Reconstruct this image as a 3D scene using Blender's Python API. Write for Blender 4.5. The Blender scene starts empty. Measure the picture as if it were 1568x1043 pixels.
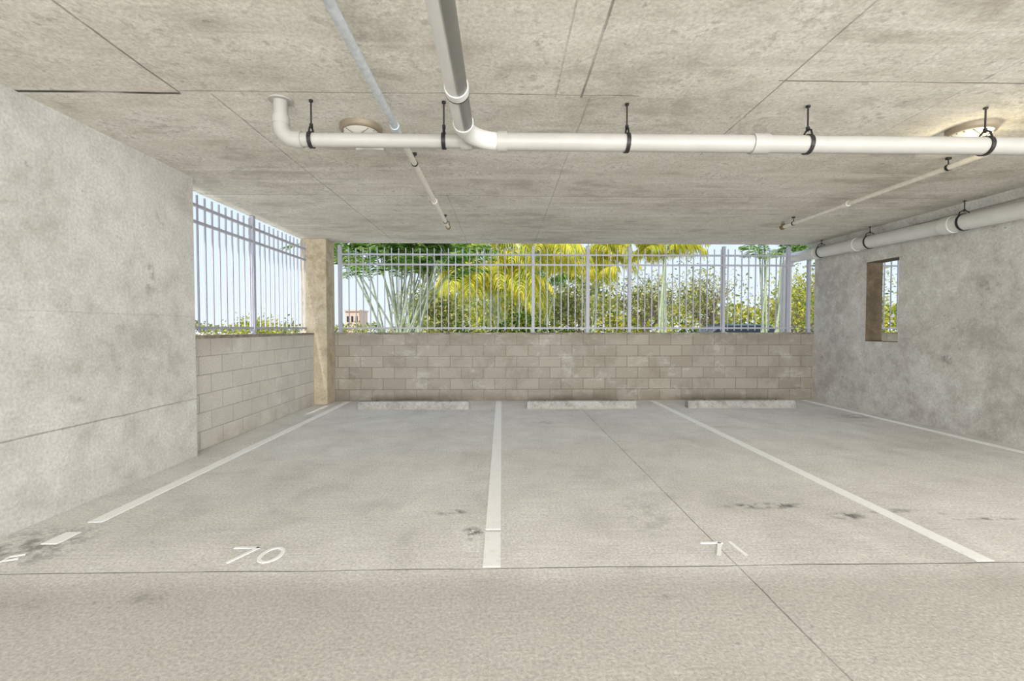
import bpy, math, random
from mathutils import Vector, Matrix
scene=bpy.context.scene
try:
    scene.view_settings.view_transform='Standard'
    scene.view_settings.look='None'
except Exception as e: print(e)

# ---------------------------------------------------------------- node helper
class NT:
    def __init__(s,name):
        s.mat=bpy.data.materials.new(name); s.mat.use_nodes=True
        s.t=s.mat.node_tree; s.n=s.t.nodes; s.l=s.t.links
        s.bsdf=s.n['Principled BSDF']
        s.geo=s.n.new('ShaderNodeNewGeometry'); s.P=s.geo.outputs['Position']
    def set(s,sock,v):
        if hasattr(v,'is_output'): s.l.new(v,sock)
        elif v is not None: sock.default_value=v
    def math(s,op,a,b=None,c=None,clamp=False):
        m=s.n.new('ShaderNodeMath'); m.operation=op; m.use_clamp=clamp
        s.set(m.inputs[0],a); s.set(m.inputs[1],b)
        if c is not None: s.set(m.inputs[2],c)
        return m.outputs[0]
    def vmath(s,op,a,b=None):
        m=s.n.new('ShaderNodeVectorMath'); m.operation=op
        s.set(m.inputs[0],a); s.set(m.inputs[1],b)
        return m.outputs['Value'] if op=='LENGTH' else m.outputs[0]
    def noise(s,scale,detail=6,rough=.55,vec=None,dist=0):
        m=s.n.new('ShaderNodeTexNoise'); s.l.new(vec or s.P,m.inputs['Vector'])
        m.inputs['Scale'].default_value=scale; m.inputs['Detail'].default_value=min(detail,5)
        m.inputs['Roughness'].default_value=rough; m.inputs['Distortion'].default_value=dist
        return m.outputs['Fac']
    def mr(s,v,a,b,c=0,d=1,smooth=True):
        m=s.n.new('ShaderNodeMapRange'); m.interpolation_type='SMOOTHSTEP' if smooth else 'LINEAR'
        s.set(m.inputs[0],v)
        for i,x in zip((1,2,3,4),(a,b,c,d)): s.set(m.inputs[i],x)
        return m.outputs[0]
    def mix(s,f,a,b,mode='MIX'):
        m=s.n.new('ShaderNodeMix'); m.data_type='RGBA'; m.blend_type=mode
        s.set(m.inputs[0],f); s.set(m.inputs[6],a); s.set(m.inputs[7],b)
        return m.outputs[2]
    def sep(s):
        if not hasattr(s,'_sep'):
            m=s.n.new('ShaderNodeSeparateXYZ'); s.l.new(s.P,m.inputs[0]); s._sep=m
        return s._sep.outputs
    def comb(s,x,y,z=0.0):
        m=s.n.new('ShaderNodeCombineXYZ'); s.set(m.inputs[0],x); s.set(m.inputs[1],y); s.set(m.inputs[2],z)
        return m.outputs[0]
    def bump(s,h,strength=.3,dist=.01):
        m=s.n.new('ShaderNodeBump'); m.inputs['Strength'].default_value=strength
        m.inputs['Distance'].default_value=dist; s.set(m.inputs['Height'],h)
        s.l.new(m.outputs[0],s.bsdf.inputs['Normal'])
    def color(s,c): s.set(s.bsdf.inputs['Base Color'],c)
    def rough(s,r): s.set(s.bsdf.inputs['Roughness'],r)

def sr(r,g,b):
    f=lambda c:((c/255)/12.92 if c/255<=.04045 else (((c/255)+.055)/1.055)**2.4)
    return (f(r),f(g),f(b),1)

def seams(k,lst):
    """lst: (axis, value, other_axis, lo, hi, halfwidth, strength)"""
    sp=k.sep(); acc=None
    wob=k.math('MULTIPLY',k.math('SUBTRACT',k.noise(1.5,3),.5),.03)
    brk=k.mr(k.noise(2.2,4),.3,.55,.4,1)
    for ax,v,ox,lo,hi,w,st in lst:
        d=k.math('ABSOLUTE',k.math('SUBTRACT',k.math('ADD',sp[ax],wob),v))
        m=k.mr(d,w*.4,w,st,0)
        if lo is not None: m=k.math('MULTIPLY',m,k.math('GREATER_THAN',sp[ox],lo))
        if hi is not None: m=k.math('MULTIPLY',m,k.math('LESS_THAN',sp[ox],hi))
        acc=m if acc is None else k.math('MAXIMUM',acc,m)
    return k.math('MULTIPLY',acc,brk)
def blots(k,lst):
    acc=None
    n=k.mr(k.noise(9,5,.7),.42,.62)
    for c,r,st in lst:
        v=k.vmath('MULTIPLY',k.vmath('SUBTRACT',k.P,c),tuple(1/x for x in r))
        m=k.mr(k.vmath('LENGTH',v),.3,1.0,st,0)
        acc=m if acc is None else k.math('MAXIMUM',acc,m)
    return k.math('MULTIPLY',acc,n)

def concrete(name,dark,mid,light,big=.7,stretch=(1,1,1),seam=None,blot=None,pits=.35,bumps=.25,stain=.35,fine=45,seamcol=(.05,.045,.04,1),tint=None,patch=0,grain=.16):
    k=NT(name)
    vec=k.vmath('MULTIPLY',k.P,stretch)
    a=k.noise(big,5,.62,vec,.4); b=k.noise(big*5,5,.65,vec,.3); f=k.noise(fine,2,.7)
    s=k.math('ADD',k.math('MULTIPLY',a,.5),k.math('MULTIPLY',b,.5))
    c=k.mix(k.mr(s,.38,.5),dark,mid); c=k.mix(k.mr(s,.48,.62),c,light)
    if tint: c=tint(k,c)
    dk=tuple([x*.55 for x in dark[:3]])+(1,)
    st=k.mr(k.noise(big*2.3,5,.75,vec,1.2),.55,.70,0,stain)
    c=k.mix(st,c,dk)
    if patch:
        q=k.math('MULTIPLY',k.mr(k.noise(18,4,.75),.48,.66),k.mr(b,.46,.6,0,patch))
        c=k.mix(q,c,dk)
    g=k.mr(f,.3,.7,1-grain,1+grain*.75,False)
    c=k.mix(1.0,c,k.comb(g,g,g),'MULTIPLY')
    p=k.mr(k.noise(fine*.35,2,.5),.70,.76,0,pits)
    c=k.mix(p,c,tuple([x*.35 for x in dark[:3]])+(1,))
    h=k.math('ADD',k.math('MULTIPLY',f,.4),k.math('MULTIPLY',b,.9))
    if blot: c=k.mix(blots(k,blot),c,(.07,.065,.06,1))
    if seam:
        sm=seams(k,seam); c=k.mix(sm,c,seamcol); h=k.math('SUBTRACT',h,k.math('MULTIPLY',sm,1.5))
    k.color(c); k.rough(.88); k.bump(h,bumps,.012)
    return k.mat

def simple(name,col,rough=.5,metal=0,var=.12,scale=12):
    k=NT(name)
    n=k.mr(k.noise(scale,3),.3,.7,1-var,1+var,False)
    k.color(k.mix(1.0,col,k.comb(n,n,n),'MULTIPLY')); k.rough(rough)
    k.bsdf.inputs['Metallic'].default_value=metal
    return k.mat

# ---------------------------------------------------------------- mesh builder
class MB:
    def __init__(s): s.v=[];s.f=[];s.m=[];s.sm=[]
    def add(s,vs,fs,mi=0,smooth=False):
        o=len(s.v); s.v+=[tuple(v) for v in vs]
        for f in fs: s.f.append([i+o for i in f]); s.m.append(mi); s.sm.append(smooth)
    def box(s,x0,x1,y0,y1,z0,z1,mi=0):
        vs=[(x,y,z) for z in(z0,z1) for y in(y0,y1) for x in(x0,x1)]
        s.add(vs,[(0,2,3,1),(4,5,7,6),(0,1,5,4),(2,6,7,3),(0,4,6,2),(1,3,7,5)],mi)
    def tube(s,pts,r,seg=20,mi=0,cap=True,smooth=True):
        pts=[Vector(p) for p in pts]; n=len(pts)
        rs=r if isinstance(r,(list,tuple)) else [r]*n
        T=[(pts[min(i+1,n-1)]-pts[max(i-1,0)]).normalized() for i in range(n)]
        up=Vector((0,0,1)) if abs(T[0].z)<.9 else Vector((1,0,0))
        N=T[0].cross(up).normalized(); vs=[]
        for i in range(n):
            N=(N-T[i]*N.dot(T[i])).normalized(); B=T[i].cross(N)
            for j in range(seg):
                a=2*math.pi*j/seg; vs.append(pts[i]+(N*math.cos(a)+B*math.sin(a))*rs[i])
        fs=[(i*seg+j,i*seg+(j+1)%seg,(i+1)*seg+(j+1)%seg,(i+1)*seg+j) for i in range(n-1) for j in range(seg)]
        s.add(vs,fs,mi,smooth)
        if cap: s.add(vs[:seg],[tuple(range(seg))[::-1]],mi); s.add(vs[-seg:],[tuple(range(seg))],mi)
    def cyl(s,a,b,r,seg=20,mi=0): s.tube([a,b],r,seg,mi)
    def stroke(s,pts,w,z0,z1,mi=0):
        P=[Vector(p) for p in pts]; n=len(P); closed=(P[0]-P[-1]).length<1e-6; A=[];B=[]
        for i in range(n):
            if closed: d=P[(i+1)%(n-1)]-P[(i-1)%(n-1)]
            else: d=P[min(i+1,n-1)]-P[max(i-1,0)]
            d.normalize(); q=Vector((-d.y,d.x))*w/2; A.append(P[i]+q); B.append(P[i]-q)
        vs=[(p.x,p.y,z1) for p in A]+[(p.x,p.y,z1) for p in B]+[(p.x,p.y,z0) for p in A]+[(p.x,p.y,z0) for p in B]
        fs=[]
        for i in range(n-1):
            fs+=[(i+n,i+1+n,i+1,i),(i,i+1,i+1+2*n,i+2*n),(i+1+n,i+n,i+3*n,i+1+3*n)]
        s.add(vs,fs,mi)
    def make(s,name,mats,parent=None,bevel=0):
        me=bpy.data.meshes.new(name); me.from_pydata(s.v,[],s.f)
        for m in mats: me.materials.append(m)
        me.polygons.foreach_set('material_index',s.m); me.polygons.foreach_set('use_smooth',s.sm)
        me.update(); o=bpy.data.objects.new(name,me); scene.collection.objects.link(o)
        if parent: o.parent=parent
        if bevel:
            b=o.modifiers.new('bevel','BEVEL'); b.width=bevel; b.segments=2; b.limit_method='ANGLE'
        return o

# ---------------------------------------------------------------- materials
CZ=2.82
def ceil_tint(k,c):
    sp=k.sep()
    b=k.n.new('ShaderNodeTexBrick'); b.offset=0
    k.l.new(k.comb(k.math('ADD',sp[0],.7+12.2),k.math('ADD',sp[1],1.85+24.4)),b.inputs['Vector'])
    b.inputs['Scale'].default_value=1; b.inputs['Brick Width'].default_value=1.22; b.inputs['Row Height'].default_value=2.26
    b.inputs['Mortar Size'].default_value=0; b.inputs['Color1'].default_value=(.93,.93,.93,1); b.inputs['Color2'].default_value=(1.04,1.04,1.04,1)
    c=k.mix(1.0,c,b.outputs['Color'],'MULTIPLY')
    n=k.noise(1.0,4,.6,k.vmath('MULTIPLY',k.P,(.35,5.5,1)))
    return k.mix(k.mr(n,.53,.66,0,.5),c,sr(234,231,223))
M_ceil=concrete('ceiling_concrete',sr(188,182,170),sr(213,208,197),sr(228,224,215),big=.8,stretch=(.7,1.3,1),
  seam=[(0,-2.08,1,None,3.03,.009,.7),(0,.52,1,None,3.03,.010,.65),(0,.35,1,None,3.03,.007,.35),(0,1.74,1,None,4.0,.007,.6),
        (0,-1.88,1,3.03,None,.008,.5),(0,.58,1,3.03,None,.008,.3),(0,-.62,1,5.2,None,.008,.3),(0,2.95,1,None,None,.008,.2),(0,4.2,1,None,None,.008,.2),
        (1,3.03,0,None,-2.08,.018,1.0),(1,3.0,0,-2.08,.9,.008,.45),(1,2.8,0,1.7,None,.009,.65),(1,5.27,0,None,None,.008,.5),(1,6.7,0,None,None,.01,.2)],
  pits=.4,bumps=.32,stain=.34,tint=ceil_tint,patch=.5,grain=.18)
def floor_tint(k,c):
    n=k.noise(1.0,4,.65,k.vmath('MULTIPLY',k.P,(2.0,60,1)))
    g=k.mr(n,.3,.7,.91,1.07,False)
    c=k.mix(1.0,c,k.comb(g,g,g),'MULTIPLY')
    d=k.mr(k.noise(1.0,5,.65,k.vmath('MULTIPLY',k.P,(1.3,.45,1)),.5),.48,.66,0,.2)
    c=k.mix(d,c,sr(182,177,168))
    sp=k.sep()
    m=k.mr(sp[1],2.2,2.5,.65,0)
    return k.mix(m,c,sr(178,174,166))
M_floor=concrete('floor_concrete',sr(212,209,204),sr(225,222,217),sr(235,233,228),big=.5,
  seam=[(1,2.435,0,None,None,.007,.8),(0,1.29,1,None,None,.0055,.65)],
  blot=[((-.36,3.19,0),(.14,.08,1),.8),((-.19,2.86,0),(.09,.12,1),.9),((1.94,3.26,0),(.45,.08,1),.85),((2.39,3.07,0),(.16,.09,1),.8),
        ((1.0,3.15,0),(.25,.5,1),.2),((5.2,6.6,0),(.4,.25,1),.6),((.62,6.25,0),(.25,.14,1),.35),((-2.3,2.15,0),(.35,.1,1),.15),((-1.7,2.2,0),(.15,.08,1),.3),
        ((1.35,1.92,0),(.022,.022,1),1.6),((2.75,3.15,0),(.3,.06,1),.5),((3.0,5.9,0),(.35,.14,1),.25),((-2.8,2.75,0),(.4,.4,1),.6),
        ((.8,2.15,0),(.15,.04,1),.3),((3.35,3.0,0),(.22,.03,1),.9),((3.1,3.05,0),(.05,.09,1),.7),((-.75,7.15,0),(1.0,.12,1),.25),((1.3,7.15,0),(1.0,.1,1),.25)],
  pits=.4,bumps=.4,stain=.15,fine=60,seamcol=(.11,.10,.09,1),tint=floor_tint,patch=.14,grain=.24)
M_wl=concrete('cast_wall_concrete',sr(180,177,169),sr(198,195,189),sr(210,208,203),big=.9,
  seam=[(2,.59,1,None,None,.008,.45),(2,1.42,1,None,None,.006,.15)],
  blot=[((-3.1,4.1,1.75),(1,.1,.2),.5),((-3.1,3.3,1.5),(1,.1,.1),.3),((-3.1,4.25,2.3),(1,.1,.15),.35),((-3.1,3.4,.8),(1,.15,.06),.3)],pits=.35,bumps=.28,stain=.2,patch=.06)
M_wr=concrete('side_wall_concrete',sr(178,173,166),sr(200,197,190),sr(216,214,209),big=1.1,
  blot=[((5.7,5.7,.9),(1,.1,.1),.7),((5.7,5.2,1.8),(1,.15,.12),.4)],pits=.5,bumps=.33,stain=.2,patch=.15)
M_col=concrete('column_concrete',sr(160,146,121),sr(180,167,143),sr(192,180,157),big=1.5,pits=.2,bumps=.2,stain=.2)
M_rev=concrete('reveal_concrete',sr(88,76,58),sr(104,91,72),sr(116,103,82),big=1.5,pits=.2,bumps=.2,stain=.2)
M_stop=concrete('wheel_stop_concrete',sr(140,137,129),sr(162,159,152),sr(176,174,167),big=3,pits=.3,bumps=.3,stain=.2)
M_cap=concrete('coping_concrete',sr(108,101,87),sr(136,128,112),sr(160,153,138),big=3,pits=.3,stain=.3)

def block(name,axis,c1,c2,mort,wash,wst,dk,light,dst=.4,ms=.25):
    k=NT(name); sp=k.sep()
    b=k.n.new('ShaderNodeTexBrick'); b.offset=.5; b.squash=1
    k.l.new(k.comb(k.math('ADD',sp[axis],20.13),k.math('ADD',sp[2],2.0)),b.inputs['Vector'])
    b.inputs['Scale'].default_value=1; b.inputs['Brick Width'].default_value=.4; b.inputs['Row Height'].default_value=.2
    b.inputs['Mortar Size'].default_value=.006; b.inputs['Mortar Smooth'].default_value=.4; b.inputs['Bias'].default_value=0
    b.inputs['Color1'].default_value=c1; b.inputs['Color2'].default_value=c2; b.inputs['Mortar'].default_value=mort
    c=b.outputs['Color']
    big=k.noise(.55,4,.6,k.vmath('ADD',k.P,(2,0,4)),.5)
    c=k.mix(k.mr(big,.42,.6,0,.4),c,light)
    w=k.mr(k.noise(2.1,5,.75,k.vmath('MULTIPLY',k.P,(1,1,1.6)),.3),.53,.67,0,wst); c=k.mix(w,c,wash)
    d=k.mr(k.noise(1.6,5,.7,k.vmath('ADD',k.P,(7,3,5)),.3),.48,.66,0,dst); c=k.mix(d,c,dk)
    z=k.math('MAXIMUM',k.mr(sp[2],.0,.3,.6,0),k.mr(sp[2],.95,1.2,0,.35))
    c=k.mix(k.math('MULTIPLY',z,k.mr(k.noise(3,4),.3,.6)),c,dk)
    mf=b.outputs['Fac']
    c=k.mix(k.math('MULTIPLY',mf,ms),c,mort)
    f=k.noise(70,2,.7); g=k.mr(f,.3,.7,.8,1.16,False); c=k.mix(1.0,c,k.comb(g,g,g),'MULTIPLY')
    k.color(c); k.rough(.92)
    k.bump(k.math('ADD',k.math('MULTIPLY',f,.3),k.math('MULTIPLY',mf,-1.0)),.5,.012)
    return k.mat
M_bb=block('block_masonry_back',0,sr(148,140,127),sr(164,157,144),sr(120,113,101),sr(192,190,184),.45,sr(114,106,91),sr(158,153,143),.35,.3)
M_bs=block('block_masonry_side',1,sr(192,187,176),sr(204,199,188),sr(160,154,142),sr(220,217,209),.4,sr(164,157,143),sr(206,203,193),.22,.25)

def paint():
    k=NT('worn_white_paint')
    n=k.mr(k.noise(28,5,.75),.52,.68,0,.5); n2=k.mr(k.noise(3,5,.7),.5,.75,0,.25)
    c=k.mix(k.math('MAXIMUM',n,n2),sr(254,254,252),sr(226,223,216)); k.color(c); k.rough(.8); return k.mat
M_paint=paint()
M_pvc=simple('white_pvc',sr(208,207,203),.4,0,.04,6)
M_pvc2=simple('grey_white_pvc',sr(172,170,163),.45,0,.05,6)
M_pvc3=simple('white_vent_pvc',sr(210,209,205),.5,0,.04,6)
M_galv=simple('galvanised_steel',sr(196,202,206),.55,.1,.15,25)
M_wpaint=simple('painted_steel_pipe',sr(222,217,207),.55,0,.08,20)
M_black=simple('black_steel',sr(38,36,36),.5,.2)
M_fence=simple('grey_painted_aluminium',sr(168,169,180),.5,0,.05,4)
M_brass=simple('brass',sr(120,98,66),.4,.6)
M_house=simple('fixture_housing',sr(204,200,190),.5)
M_bronze=simple('bronze_trim',sr(140,128,108),.5,.1)
def emis(name,col,st,ecol):
    k=NT(name); k.color(col); k.set(k.bsdf.inputs['Emission Color'],ecol); k.bsdf.inputs['Emission Strength'].default_value=st; return k.mat
M_lens=simple('lamp_lens',sr(196,193,184),.35,0,.03,5)
M_lens_on=emis('lamp_lens_lit',sr(225,220,205),.22,(1,.93,.7,1))

# ---------------------------------------------------------------- shell
XL=-3.11; XB=-3.2; XR=5.70; D=8.2; YB=-6.0
b=MB(); b.box(-3.45,12,YB,D+.2,-.2,0); floor=b.make('floor',[M_floor])
b=MB(); b.box(-3.42,12,YB,D-.0,CZ,CZ+.25); b.make('ceiling',[M_ceil])
b=MB(); b.box(-3.42,XL,-3.0,4.69,0,CZ); b.make('wall_left',[M_wl])
b=MB()
y0,y1,z0,z1=6.43,7.02,1.10,2.33; xa,xb=XR,XR+.26; s0=1.0
b.box(xa,xb,s0,y0,0,CZ); b.box(xa,xb,y1,D,0,CZ); b.box(xa,xb,y0,y1,0,z0); b.box(xa,xb,y0,y1,z1,CZ)
b.add([(xa,s0,CZ-.10),(xa-.06,s0,CZ-.10),(xa-.10,s0,CZ),(xa,s0,CZ),(xa,D,CZ-.10),(xa-.06,D,CZ-.10),(xa-.10,D,CZ),(xa,D,CZ)],
      [(0,1,2,3),(7,6,5,4),(0,4,5,1),(1,5,6,2)])
t=.006
b.box(xa+.004,xb,y0,y0+t,z0,z1,1); b.box(xa+.004,xb,y1-t,y1,z0,z1,1); b.box(xa+.004,xb,y0,y1,z0,z0+t,1); b.box(xa+.004,xb,y0,y1,z1-t,z1,1)
b.make('wall_right',[M_wr,M_rev])
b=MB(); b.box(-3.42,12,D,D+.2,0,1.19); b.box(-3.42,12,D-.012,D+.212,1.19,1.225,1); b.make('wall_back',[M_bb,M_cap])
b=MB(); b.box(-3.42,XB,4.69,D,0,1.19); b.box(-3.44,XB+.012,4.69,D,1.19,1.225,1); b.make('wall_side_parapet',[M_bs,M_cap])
b=MB(); b.box(-3.40,-2.98,7.81,D+.0,0,CZ); b.make('concrete_column',[M_col],bevel=.012)

# ---------------------------------------------------------------- fences
def fence(name,a,bp,posts,zb=1.225,zt=2.77,step=.128):
    a=Vector(a);bp=Vector(bp); d=(bp-a); L=d.length; d.normalize(); n=Vector((-d.y,d.x,0))
    m=MB()
    def obox(t0,t1,hw,z0,z1):
        q=[a+d*t0+n*hw,a+d*t1+n*hw,a+d*t1-n*hw,a+d*t0-n*hw]
        vs=[(p.x,p.y,z0) for p in q]+[(p.x,p.y,z1) for p in q]
        m.add(vs,[(3,2,1,0),(4,5,6,7),(0,1,5,4),(1,2,6,5),(2,3,7,6),(3,0,4,7)])
    for z in (1.305,2.455,2.635): obox(0,L,.016,z-.015,z+.015)
    t=step/2
    while t<L:
        obox(t-.008,t+.008,.008,1.26,zt-.02); t+=step
    for p in posts:
        obox(p-.026,p+.026,.026,zb,zt+.02)
        c=a+d*p; m.add([(c.x-.034,c.y-.034,zt+.02),(c.x+.034,c.y-.034,zt+.02),(c.x+.034,c.y+.034,zt+.02),(c.x-.034,c.y+.034,zt+.02),(c.x,c.y,zt+.04)],
              [(3,2,1,0),(0,1,4),(1,2,4),(2,3,4),(3,0,4)])
        obox(p-.05,p+.05,.05,zb,zb+.012)
    return m.make(name,[M_fence])
yf=D+.1
px=[-2.92,.57,2.33,4.07,1.56,5.27]
fence('metal_fence',(-2.95,yf,0),(5.39,yf,0),[p+2.95 for p in px])
fence('metal_fence',(5.61,yf,0),(11.5,yf,0),[.05,1.9,3.8,5.6])
fence('metal_fence',(-3.32,4.75,0),(-3.32,7.79,0),[.06,1.42])

# ---------------------------------------------------------------- floor markings
def line(x,w,ya,yb,extra=()):
    b=MB()
    for (p,q) in [(ya,yb)]+list(extra): b.box(x-w/2,x+w/2,p,q,0,.003)
    return b.make('parking_line',[M_paint])
line(-2.73,.095,3.08,8.1,[(2.77,2.93)])
line(-.057,.098,2.91,8.1,[(2.45,2.87)])
line(2.70,.098,2.45,8.1)
line(5.46,.098,2.45,8.1)
def numerals(strokes):
    b=MB()
    for s in strokes: b.stroke(s,.022,0,.003)
    return b.make('stall_number',[M_paint])
el=[(-1.324+.055*math.cos(t*math.pi/12),2.61+.082*math.sin(t*math.pi/12)) for t in range(24)]; el.append(el[0])
numerals([[(-1.585,2.70),(-1.43,2.70)],[(-1.44,2.70),(-1.53,2.52)],el])
numerals([[(1.20,2.70),(1.335,2.70)],[(1.32,2.70),(1.235,2.535)],[(1.385,2.71),(1.40,2.535)]])
numerals([[(-2.73,2.60),(-2.79,2.57),(-2.80,2.62),(-2.74,2.65)],[(-2.86,2.56),(-2.93,2.52)]])

# ---------------------------------------------------------------- wheel stops
def stop(x0,x1,y0=7.30):
    b=MB(); prof=[(0,0),(0,.05),(.025,.118),(.045,.125),(.115,.125),(.135,.118),(.16,.05),(.16,0)]
    n=len(prof); vs=[]
    xs=[(x0,.85),(x0+.02,1.0),(x1-.02,1.0),(x1,.85)]
    for x,s in xs:
        for (y,z) in prof: vs.append((x,y0+.08+(y-.08)*s,z*s if z else 0))
    fs=[(i*n+j,i*n+(j+1)%n,(i+1)*n+(j+1)%n,(i+1)*n+j) for i in range(3) for j in range(n)]
    fs+=[tuple(range(n))[::-1],tuple(range(3*n,4*n))]
    b.add(vs,fs)
    for xx in (x0+.3,x1-.3): b.cyl((xx,y0+.08,.12),(xx,y0+.08,.131),.014,10,1)
    return b.make('wheel_stop',[M_stop,M_black])
stop(-2.32,-.53); stop(.40,2.19); stop(3.03,4.82)

# ---------------------------------------------------------------- pipes
PY,PZ=3.10,2.557
def arc(c,a0,a1,r,ux,uy,n=12):
    c=Vector(c);ux=Vector(ux);uy=Vector(uy)
    return [c+ux*r*math.cos(a0+(a1-a0)*i/n)+uy*r*math.sin(a0+(a1-a0)*i/n) for i in range(n+1)]
root=bpy.data.objects.new('drain_pipe',None); scene.collection.objects.link(root)
b=MB()
b.cyl((0,PY,PZ),(5.40,PY,PZ),.058,28)
R=.10
pts=[(-.05,PY,PZ)]+arc((-1.37,PY,PZ+R),-math.pi/2,-math.pi,R,(1,0,0),(0,0,1))+[(-1.47,PY,CZ-.001)]
b.tube(pts,.046,26)
X0=-.236; rs=.235
pts=[(X0,YB+.1,PZ),(X0,PY-rs,PZ)]+arc((X0+rs,PY-rs,PZ),math.pi,math.pi/2,rs,(1,0,0),(0,1,0))+[(.03,PY,PZ)]
b.tube(pts,.058,28,1)
b.make('pipe_runs',[M_pvc2,M_pvc3],root)
b=MB()
def collar(a,c,r,mi=0): b.cyl(a,c,r,28,mi)
collar((-.275,PY,PZ),(-.20,PY,PZ),.056); collar((-.03,PY,PZ),(.035,PY,PZ),.068)
collar((1.70,PY,PZ),(1.81,PY,PZ),.067); collar((-1.38,PY,PZ),(-1.33,PY,PZ),.055)
collar((-1.47,PY,PZ+.10),(-1.47,PY,PZ+.15),.055); collar((-1.47,PY,CZ-.012),(-1.47,PY,CZ-.001),.075)
b.tube([(-1.34,PY,PZ)]+arc((-1.37,PY,PZ+R),-math.pi/2,-math.pi,R,(1,0,0),(0,0,1))+[(-1.47,PY,PZ+.11)],.052,26)
collar((X0,2.40,PZ),(X0,2.455,PZ),.064,1); collar((X0,PY-rs-.05,PZ),(X0,PY-rs,PZ),.064,1)
b.make('pipe_fittings',[M_pvc2,M_pvc3],root)
b=MB(); collar((X0,2.452,PZ),(X0,2.460,PZ),.065); b.make('joint_ring',[M_black],root)

def hanger(p,axis,r,top=CZ-.001):
    x,y,z=p; b=MB()
    u=Vector((0,1,0)) if axis=='x' else Vector((1,0,0))
    a=Vector((1,0,0)) if axis=='x' else Vector((0,1,0))
    seg=28; vs=[];w=.013
    for rr in (r+.002,r+.008):
        for s in (-w,w):
            for j in range(seg):
                t=2*math.pi*j/seg; q=Vector(p)+u*rr*math.cos(t)+Vector((0,0,1))*rr*math.sin(t)+a*s; vs.append(q)
    fs=[]
    for j in range(seg):
        k=(j+1)%seg; i0,i1,o0,o1=j,seg+j,2*seg+j,3*seg+j; I0,I1,O0,O1=k,seg+k,2*seg+k,3*seg+k
        fs+=[(o0,O0,O1,o1),(i0,i1,I1,I0),(i0,I0,O0,o0),(i1,o1,O1,I1)]
    b.add(vs,fs)
    for s in (-1,1):
        b.tube([Vector(p)+u*(r+.005)*s*.98,Vector(p)+u*(r*.6)*s+Vector((0,0,r+.025)),Vector(p)+Vector((0,0,r+.05))],.006,8)
    b.cyl((x,y,z+r+.035),(x,y,z+r+.06),.012,6)
    b.cyl((x,y,z+r+.03),(x,y,top),.0055,8); b.cyl((x,y,top-.012),(x,y,top),.014,8)
    return b.make('pipe_hanger',[M_black])
for hx in (-1.27,-.388): hanger((hx,PY,PZ),'x',.046)
for hx in (.847,2.09,3.33,4.8): hanger((hx,PY,PZ),'x',.058)
hanger((X0,.6,PZ),'y',.057)

root=bpy.data.objects.new('wall_drain_pipe',None); scene.collection.objects.link(root)
def wz(y): return 2.55+(y-4.7)*.022
xw=5.50; b=MB()
b.tube([(xw,-2,wz(-2)),(xw,4,wz(4)),(xw,D+.3,wz(D+.3))]+[Vector((xw,D+.3,wz(D+.3)-.22))+Vector((0,math.sin(t)*.22,math.cos(t)*.22)) for t in (.3,.6,.9,1.2,1.5)]+[(xw,D+.52,1.2)],.095,30)
b.make('pipe_run',[M_pvc],root)
b=MB()
for y in (7.85,6.95,5.45):
    b.cyl((xw,y,wz(y)),(xw,y+.13,wz(y+.13)),.106,30)
b.make('couplings',[M_pvc],root)
for y in (7.75,6.72,5.33): hanger((xw,y,wz(y)),'y',.095)

def sprinkler(x,yend,ystart):
    b=MB(); z=CZ-.09
    b.cyl((x,ystart,z),(x,3.3,z),.025,18,0); b.cyl((x,3.3,z),(x,yend,z),.0235,18,1)
    for y in (1.7,3.3,5.2): b.cyl((x,y-.035,z),(x,y+.035,z),.033,12,0 if y<3.5 else 1)
    b.cyl((x,yend-.03,z),(x,yend+.03,z),.034,12,2)
    b.cyl((x,yend,z-.035),(x,yend,z+.05),.016,10,2)
    b.tube([(x-.018,yend,z+.03),(x-.024,yend,z+.05),(x,yend,z+.07)],.003,6,2); b.tube([(x+.018,yend,z+.03),(x+.024,yend,z+.05),(x,yend,z+.07)],.003,6,2)
    b.cyl((x,yend,z+.07),(x,yend,z+.073),.022,12,2)
    for y in (4.0,6.15):
        b.cyl((x,y,z+.02),(x,y,CZ-.001),.005,8,3); b.cyl((x,y-.01,z),(x,y+.01,z),.029,14,3); b.box(x-.018,x+.018,y-.012,y+.012,CZ-.02,CZ-.001,3)
    return b.make('sprinkler_pipe',[M_galv,M_wpaint,M_brass,M_black])
sprinkler(-.755,6.47,YB+.1); sprinkler(3.97,6.38,YB+.1)

def ceiling_light(x,y,lens):
    b=MB()
    b.box(x-.14,x+.14,y-.02,y+.36,CZ-.04,CZ,0)
    b.box(x-.11,x+.11,y+.22,y+.34,CZ-.085,CZ-.04,0)
    seg=32
    for mi,pr in ((1,[(.0,.155),(.03,.155),(.045,.145),(.045,.13)]),(2,[(.04,.132),(.065,.12),(.085,.09),(.097,.05),(.10,.0)])):
        vs=[(x+r*math.cos(2*math.pi*j/seg),y+r*math.sin(2*math.pi*j/seg),CZ-h) for h,r in pr for j in range(seg)]
        fs=[(i*seg+(j+1)%seg,i*seg+j,(i+1)*seg+j,(i+1)*seg+(j+1)%seg) for i in range(len(pr)-1) for j in range(seg)]
        b.add(vs,fs,mi,True)
    for j in range(6):
        yy=y-.10+.04*j; w=math.sqrt(max(.0,.13**2-(yy-y)**2)); b.tube([(x-w,yy,CZ-.05),(x,yy,CZ-.108),(x+w,yy,CZ-.05)],.004,6,1)
    return b.make('ceiling_light',[M_house,M_bronze,lens])
ceiling_light(-1.06,3.50,M_lens)
ceiling_light(3.56,3.42,M_lens_on)
for x,y in ((-1.06,-3),(3.56,-3)): ceiling_light(x,y,M_lens_on)  # unseen lit fixtures added behind the camera as extra interior light

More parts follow.
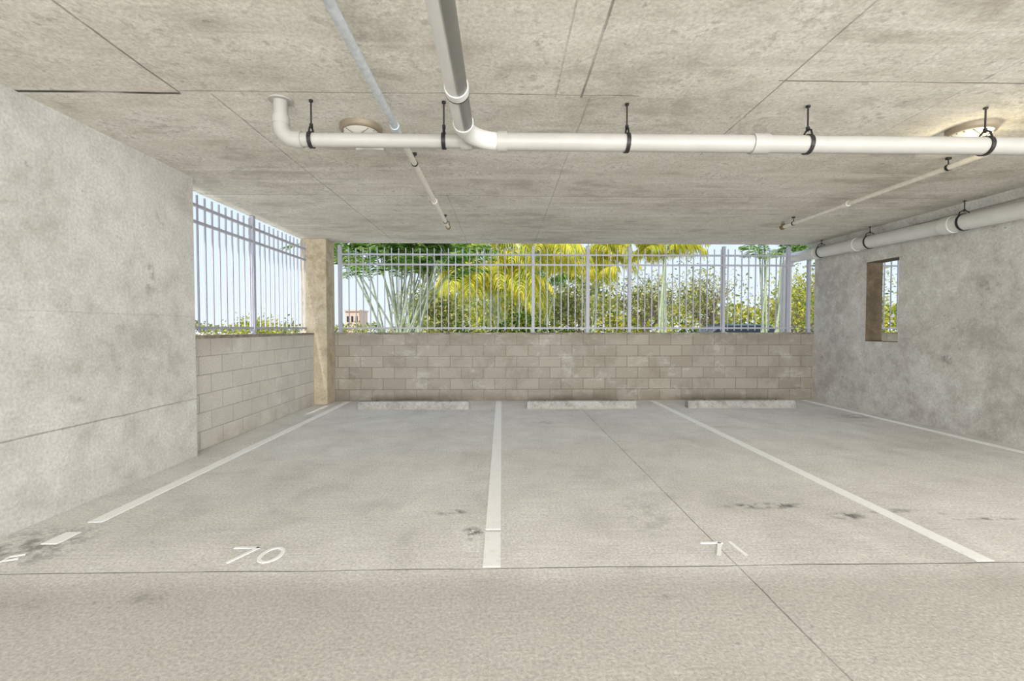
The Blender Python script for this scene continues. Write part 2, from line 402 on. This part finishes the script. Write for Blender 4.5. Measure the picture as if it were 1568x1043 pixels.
# ---------------------------------------------------------------- outside
def leafmat(name,c1,c2,c3,tr=.45,s=.72):
    c1,c2,c3=[tuple([x*s for x in c[:3]])+(1,) for c in (c1,c2,c3)]
    k=NT(name); m=k.mr(k.geo.outputs['Random Per Island'],0,1,0,1,False)
    c=k.mix(k.mr(m,0,.55),c1,c2); c=k.mix(k.mr(m,.55,1),c,c3)
    d=k.n.new('ShaderNodeBsdfDiffuse'); t=k.n.new('ShaderNodeBsdfTranslucent'); x=k.n.new('ShaderNodeMixShader')
    k.l.new(c,d.inputs[0]); k.l.new(c,t.inputs[0]); x.inputs[0].default_value=tr
    k.l.new(d.outputs[0],x.inputs[1]); k.l.new(t.outputs[0],x.inputs[2])
    k.l.new(x.outputs[0],k.n['Material Output'].inputs[0]); return k.mat
L_green=leafmat('palm_leaf_green',sr(60,100,45),sr(120,165,75),sr(185,210,110))
L_yel=leafmat('palm_leaf_yellow',sr(165,172,58),sr(245,230,92),sr(170,192,85),.45,.8)
L_olive=leafmat('leaf_olive',sr(105,122,64),sr(172,178,102),sr(228,220,150))
L_ygr=leafmat('leaf_yellow_green',sr(135,150,58),sr(232,222,95),sr(112,142,64))
L_hedge=leafmat('hedge_leaf',sr(50,80,35),sr(90,125,50),sr(150,168,75),.25)
M_bark=simple('bark',sr(105,94,80),.9,0,.3,15)
M_cane=simple('palm_cane',sr(148,158,128),.6,0,.3,9)

def frond(b,rng,base,dirv,length,leaf,mi_r,mi_l,droop=1.0,nl=30,hang=.3,wid=.02):
    p=Vector(base); d=Vector(dirv).normalized(); st=length/nl; pts=[p.copy()]
    for i in range(nl):
        d=(d+Vector((0,0,-1))*droop*st*(.35+i/nl)).normalized(); p=p+d*st; pts.append(p.copy())
    b.tube(pts[::3],[.010*(1-.8*i/len(pts[::3])) for i in range(len(pts[::3]))],5,mi_r,False)
    for i in range(3,nl+1):
        t=i/nl; d=(pts[i]-pts[i-1]).normalized(); side=d.cross(Vector((0,0,1)))
        if side.length<.05: side=Vector((1,0,0))
        side.normalize(); L=leaf*math.sin(math.pi*(.12+.85*t))**.6
        for s in (-1,1):
            q=(side*s*(.8)+d*.55+Vector((0,0,rng.uniform(-.25,.2)))).normalized()
            tip=pts[i]+q*L*rng.uniform(.8,1.1)+Vector((0,0,-hang*L)); mid=pts[i]+q*L*.5+Vector((0,0,-hang*L*.12))
            w=d*wid
            b.add([pts[i]-w*.4,pts[i]+w*.4,mid+w,tip,mid-w],[(0,1,2,4),(4,2,3)],mi_l)

def palm_clump(name,x,y,nst,h,spread,seed,lm,nf=6,fl=1.5,leaf=.32,cane=.028,droop=.9,hang=.3,hmin=.75,wid=.02):
    rng=random.Random(seed); b=MB()
    for i in range(nst):
        ang=rng.uniform(0,2*math.pi); lean=rng.uniform(.1,1)*spread
        bx=x+rng.uniform(-.35,.35); by=y+rng.uniform(-.25,.25); hh=h*rng.uniform(hmin,1.1)
        pts=[(bx+math.cos(ang)*lean*(t**1.3),by+math.sin(ang)*lean*.5*(t**1.3),hh*t) for t in [j/8 for j in range(9)]]
        b.tube(pts,[cane*(1.1-.5*j/8) for j in range(9)],7,0)
        for f in range(nf):
            a=rng.uniform(0,2*math.pi); up=rng.uniform(.5,1.6)
            bs=Vector(pts[-1])-Vector((0,0,rng.uniform(0,.25)))
            frond(b,rng,bs,(math.cos(a)+math.cos(ang)*.4,math.sin(a),up),fl*rng.uniform(.75,1.15),leaf,0,1,droop,24,hang,wid)
    return b.make(name,[M_cane,lm])

def tree(name,x,y,h,r,nleaf,seed,lm,ls=.06,trunk=.09,lo=.35,fork=5):
    rng=random.Random(seed); b=MB(); tips=[]
    def br(p,d,L,rad,dep):
        pts=[p.copy()]; dd=d.copy(); q=p.copy(); n=5
        for i in range(n):
            dd=(dd+Vector((rng.uniform(-.25,.25),rng.uniform(-.25,.25),rng.uniform(-.08,.2)))).normalized(); q=q+dd*L/n; pts.append(q.copy())
        b.tube(pts,[rad*(1-.5*i/n) for i in range(n+1)],6,0,False)
        if dep==0: tips.append((q,L)); tips.append((pts[3],L)); return
        for k in range(fork if dep>1 else 4):
            a=rng.uniform(0,2*math.pi); t=rng.randint(2,n)
            nd=Vector((math.cos(a)*.9,math.sin(a)*.9,rng.uniform(.15,.9))).normalized()
            br(pts[t],nd,L*rng.uniform(.55,.8),rad*.5,dep-1)
    br(Vector((x,y,-.05)),Vector((rng.uniform(-.1,.1),0,1)),h*lo,trunk,3)
    sc=r*.33; per=max(1,nleaf//len(tips))
    for q,L in tips:
        for i in range(per):
            p=q+Vector((rng.gauss(0,sc),rng.gauss(0,sc),rng.gauss(0,sc*.8)))
            if p.z<.3: continue
            u=Vector((rng.gauss(0,1),rng.gauss(0,1),rng.gauss(0,1))).normalized(); v=u.cross(Vector((rng.gauss(0,1),rng.gauss(0,1),.3))).normalized()
            s=ls*rng.uniform(.6,1.3); b.add([p-u*s,p+v*s*.45,p+u*s,p-v*s*.45],[(0,1,2,3)],1)
    return b.make(name,[M_bark,lm])

palm_clump('areca_palm',-2.4,11.0,30,3.05,2.2,3,L_green,nf=5,fl=1.2,cane=.028,wid=.026,hmin=.85)
palm_clump('areca_palm',7.6,12.6,5,4.2,.6,21,L_green,nf=6,fl=1.3,cane=.035,wid=.026,hmin=.8)
palm_clump('areca_palm',1.4,19.2,8,4.6,1.0,23,L_green,nf=7,fl=1.7,leaf=.4,cane=.04,wid=.03,hmin=.6,droop=1.3,hang=.7)
palm_clump('golden_palm',0,14.4,11,4.0,1.1,5,L_yel,nf=8,fl=2.0,leaf=.46,droop=1.5,hang=.9,hmin=.6,wid=.03)
palm_clump('golden_palm',3.2,16.5,6,4.4,.7,6,L_yel,nf=7,fl=1.6,leaf=.46,droop=1.5,hang=.9,hmin=.7,wid=.03)
palm_clump('golden_palm',5.0,14.3,4,4.5,.4,7,L_yel,nf=7,fl=1.3,leaf=.42,droop=1.5,hang=.9,cane=.05,hmin=.8,wid=.03)
tree('shade_tree',.2,23,5,1.6,4500,11,L_ygr,.10)
tree('shade_tree',3.8,22,5.5,1.6,2500,12,L_olive,.09)
tree('shade_tree',6.8,21,6,1.7,2200,13,L_olive,.075,.13)
tree('shade_tree',10.0,21.5,6.5,1.7,2200,14,L_olive,.075,.14)
tree('shade_tree',13.4,21,6,1.8,2400,15,L_ygr,.08,.12)
tree('shade_tree',-3.0,22,5,1.6,4500,16,L_olive,.10)
tree('shade_tree',16.8,22,6,1.8,3500,17,L_olive,.09)
tree('shade_tree',-8.6,16.0,3.4,.8,1800,18,L_ygr,.06,.06,.3)

def bushrow(name,x0,x1,y0,y1,z0,z1,n,mat,ls,seed):
    rng=random.Random(seed); b=MB(); xx=x0+.3
    while xx<x1:
        b.tube([(xx,(y0+y1)/2,-.05),(xx+rng.uniform(-.1,.1),(y0+y1)/2,z1*.7)],.02,5,0); xx+=.6
    for i in range(n):
        x=rng.uniform(x0,x1); top=z1*(.8+.14*math.sin(x*.9+seed)+.12*math.sin(x*2.3)+.08*math.sin(x*5.1)); z=rng.uniform(z0,1)**.6*top
        p=Vector((x,rng.uniform(y0,y1),z)); u=Vector((rng.gauss(0,1),rng.gauss(0,1),rng.gauss(0,1))).normalized(); v=u.cross(Vector((rng.gauss(0,1),.4,rng.gauss(0,1)))).normalized(); s=ls*rng.uniform(.6,1.3)
        b.add([p-u*s,p+v*s*.5,p+u*s,p-v*s*.5],[(0,1,2,3)],1)
    return b.make(name,[M_bark,mat])
bushrow('hedge',-1.0,4.2,9.3,9.9,.1,1.56,7000,L_hedge,.04,2)
bushrow('background_shrubs',-5,26,26,28,.02,3.5,12000,L_ygr,.15,4)
bushrow('background_shrubs',-4,10,29,31,.02,4.8,4500,L_olive,.18,9)
bushrow('background_shrubs',-60,-8,56,59,.02,2.2,4000,L_olive,.25,5)

M_carp=simple('car_paint',sr(85,105,125),.3,.2,.03); M_glass=simple('car_glass',sr(30,36,42),.1,0,.02); M_tyre=simple('tyre',sr(30,30,30),.8)
b=MB(); cx,cy=8.1,15.4
low=[(-2.25,.3),(-2.3,.62),(-2.1,.85),(-1.2,.95),(1.4,1.0),(2.2,.92),(2.3,.6),(2.25,.3)]
top=[(-1.15,.94),(-.45,1.40),(-.2,1.43),(1.0,1.43),(1.25,1.38),(1.75,.97)]
def ext(pr,ya,yb,mi,ins=0,zr=1):
    n=len(pr); vs=[(cx+x,ya+(ins if z>1.2 else 0),z) for x,z in pr]+[(cx+x,yb-(ins if z>1.2 else 0),z) for x,z in pr]
    b.add(vs,[tuple(range(n)),tuple(range(n,2*n))[::-1]]+[(j,j+n,(j+1)%n+n,(j+1)%n) for j in range(n)],mi)
ext(low,cy,cy+1.8,0); ext(top,cy+.1,cy+1.7,1,.12)
b.box(cx-.42,cx+1.22,cy+.2,cy+1.6,1.40,1.445,0)
for wx in (-1.4,1.4):
    for wy in (cy-.02,cy+1.6): b.cyl((cx+wx,wy,.27),(cx+wx,wy+.22,.27),.33,20,2)
b.make('parked_car',[M_carp,M_glass,M_tyre])
M_stucco=simple('stucco',sr(190,165,148),.9); b=MB()
b.box(-21.8,-19.9,64,68,-.06,3.7,0); b.box(-21.9,-19.8,63.8,68.2,3.7,3.9,0)
for i in range(3): b.box(-21.6+i*.6,-21.3+i*.6,63.97,64,2.2,3.0,1)
b.make('distant_building',[M_stucco,M_glass])

M_ground=concrete('ground_pavement',sr(196,192,180),sr(214,211,200),sr(224,221,212),big=.3,stain=.1)
b=MB(); b.add([(-150,-150,-.06),(150,-150,-.06),(150,150,-.06),(-150,150,-.06)],[(0,1,2,3)]); b.make('ground',[M_ground])

# ---------------------------------------------------------------- light
w=bpy.data.worlds.new('sky'); scene.world=w; w.use_nodes=True; nt=w.node_tree
bg=nt.nodes['Background']; tc=nt.nodes.new('ShaderNodeTexCoord'); sx=nt.nodes.new('ShaderNodeSeparateXYZ'); rp=nt.nodes.new('ShaderNodeValToRGB')
nt.links.new(tc.outputs['Generated'],sx.inputs[0]); nt.links.new(sx.outputs[2],rp.inputs[0]); nt.links.new(rp.outputs[0],bg.inputs[0])
rp.color_ramp.elements[0].position=.0; rp.color_ramp.elements[0].color=(.69,.77,.85,1)
rp.color_ramp.elements[1].position=.5; rp.color_ramp.elements[1].color=(.54,.70,.93,1)
bg.inputs[1].default_value=1.28
sl=bpy.data.lights.new('sun','SUN'); sl.energy=5.5; sl.angle=.02; sl.color=(1,.96,.88)
so=bpy.data.objects.new('sun',sl); scene.collection.objects.link(so); so.rotation_euler=(math.radians(40),0,math.radians(-12))
# unseen area lamp added behind the camera to fill the interior with light
al=bpy.data.lights.new('aisle_fill','AREA'); al.shape='RECTANGLE'; al.size=14.5; al.size_y=2.5; al.energy=1720; al.color=(.985,.99,1)
ao=bpy.data.objects.new('aisle_fill',al); scene.collection.objects.link(ao); ao.location=(4.2,YB+.02,1.42); ao.rotation_euler=(math.radians(90),0,0)
l=bpy.data.lights.new('lamp_glow','POINT'); l.energy=6; l.color=(1,.86,.55); l.shadow_soft_size=.08
o=bpy.data.objects.new('lamp_glow',l); scene.collection.objects.link(o); o.location=(3.56,3.42,CZ-.16)

cd=bpy.data.cameras.new('camera'); cam=bpy.data.objects.new('camera',cd); scene.collection.objects.link(cam)
cd.lens=16; cd.sensor_width=36; cd.clip_end=500
cam.location=(0,0,1.30); cam.rotation_euler=(math.radians(90-1.52),0,math.radians(-1.274))
scene.camera=cam
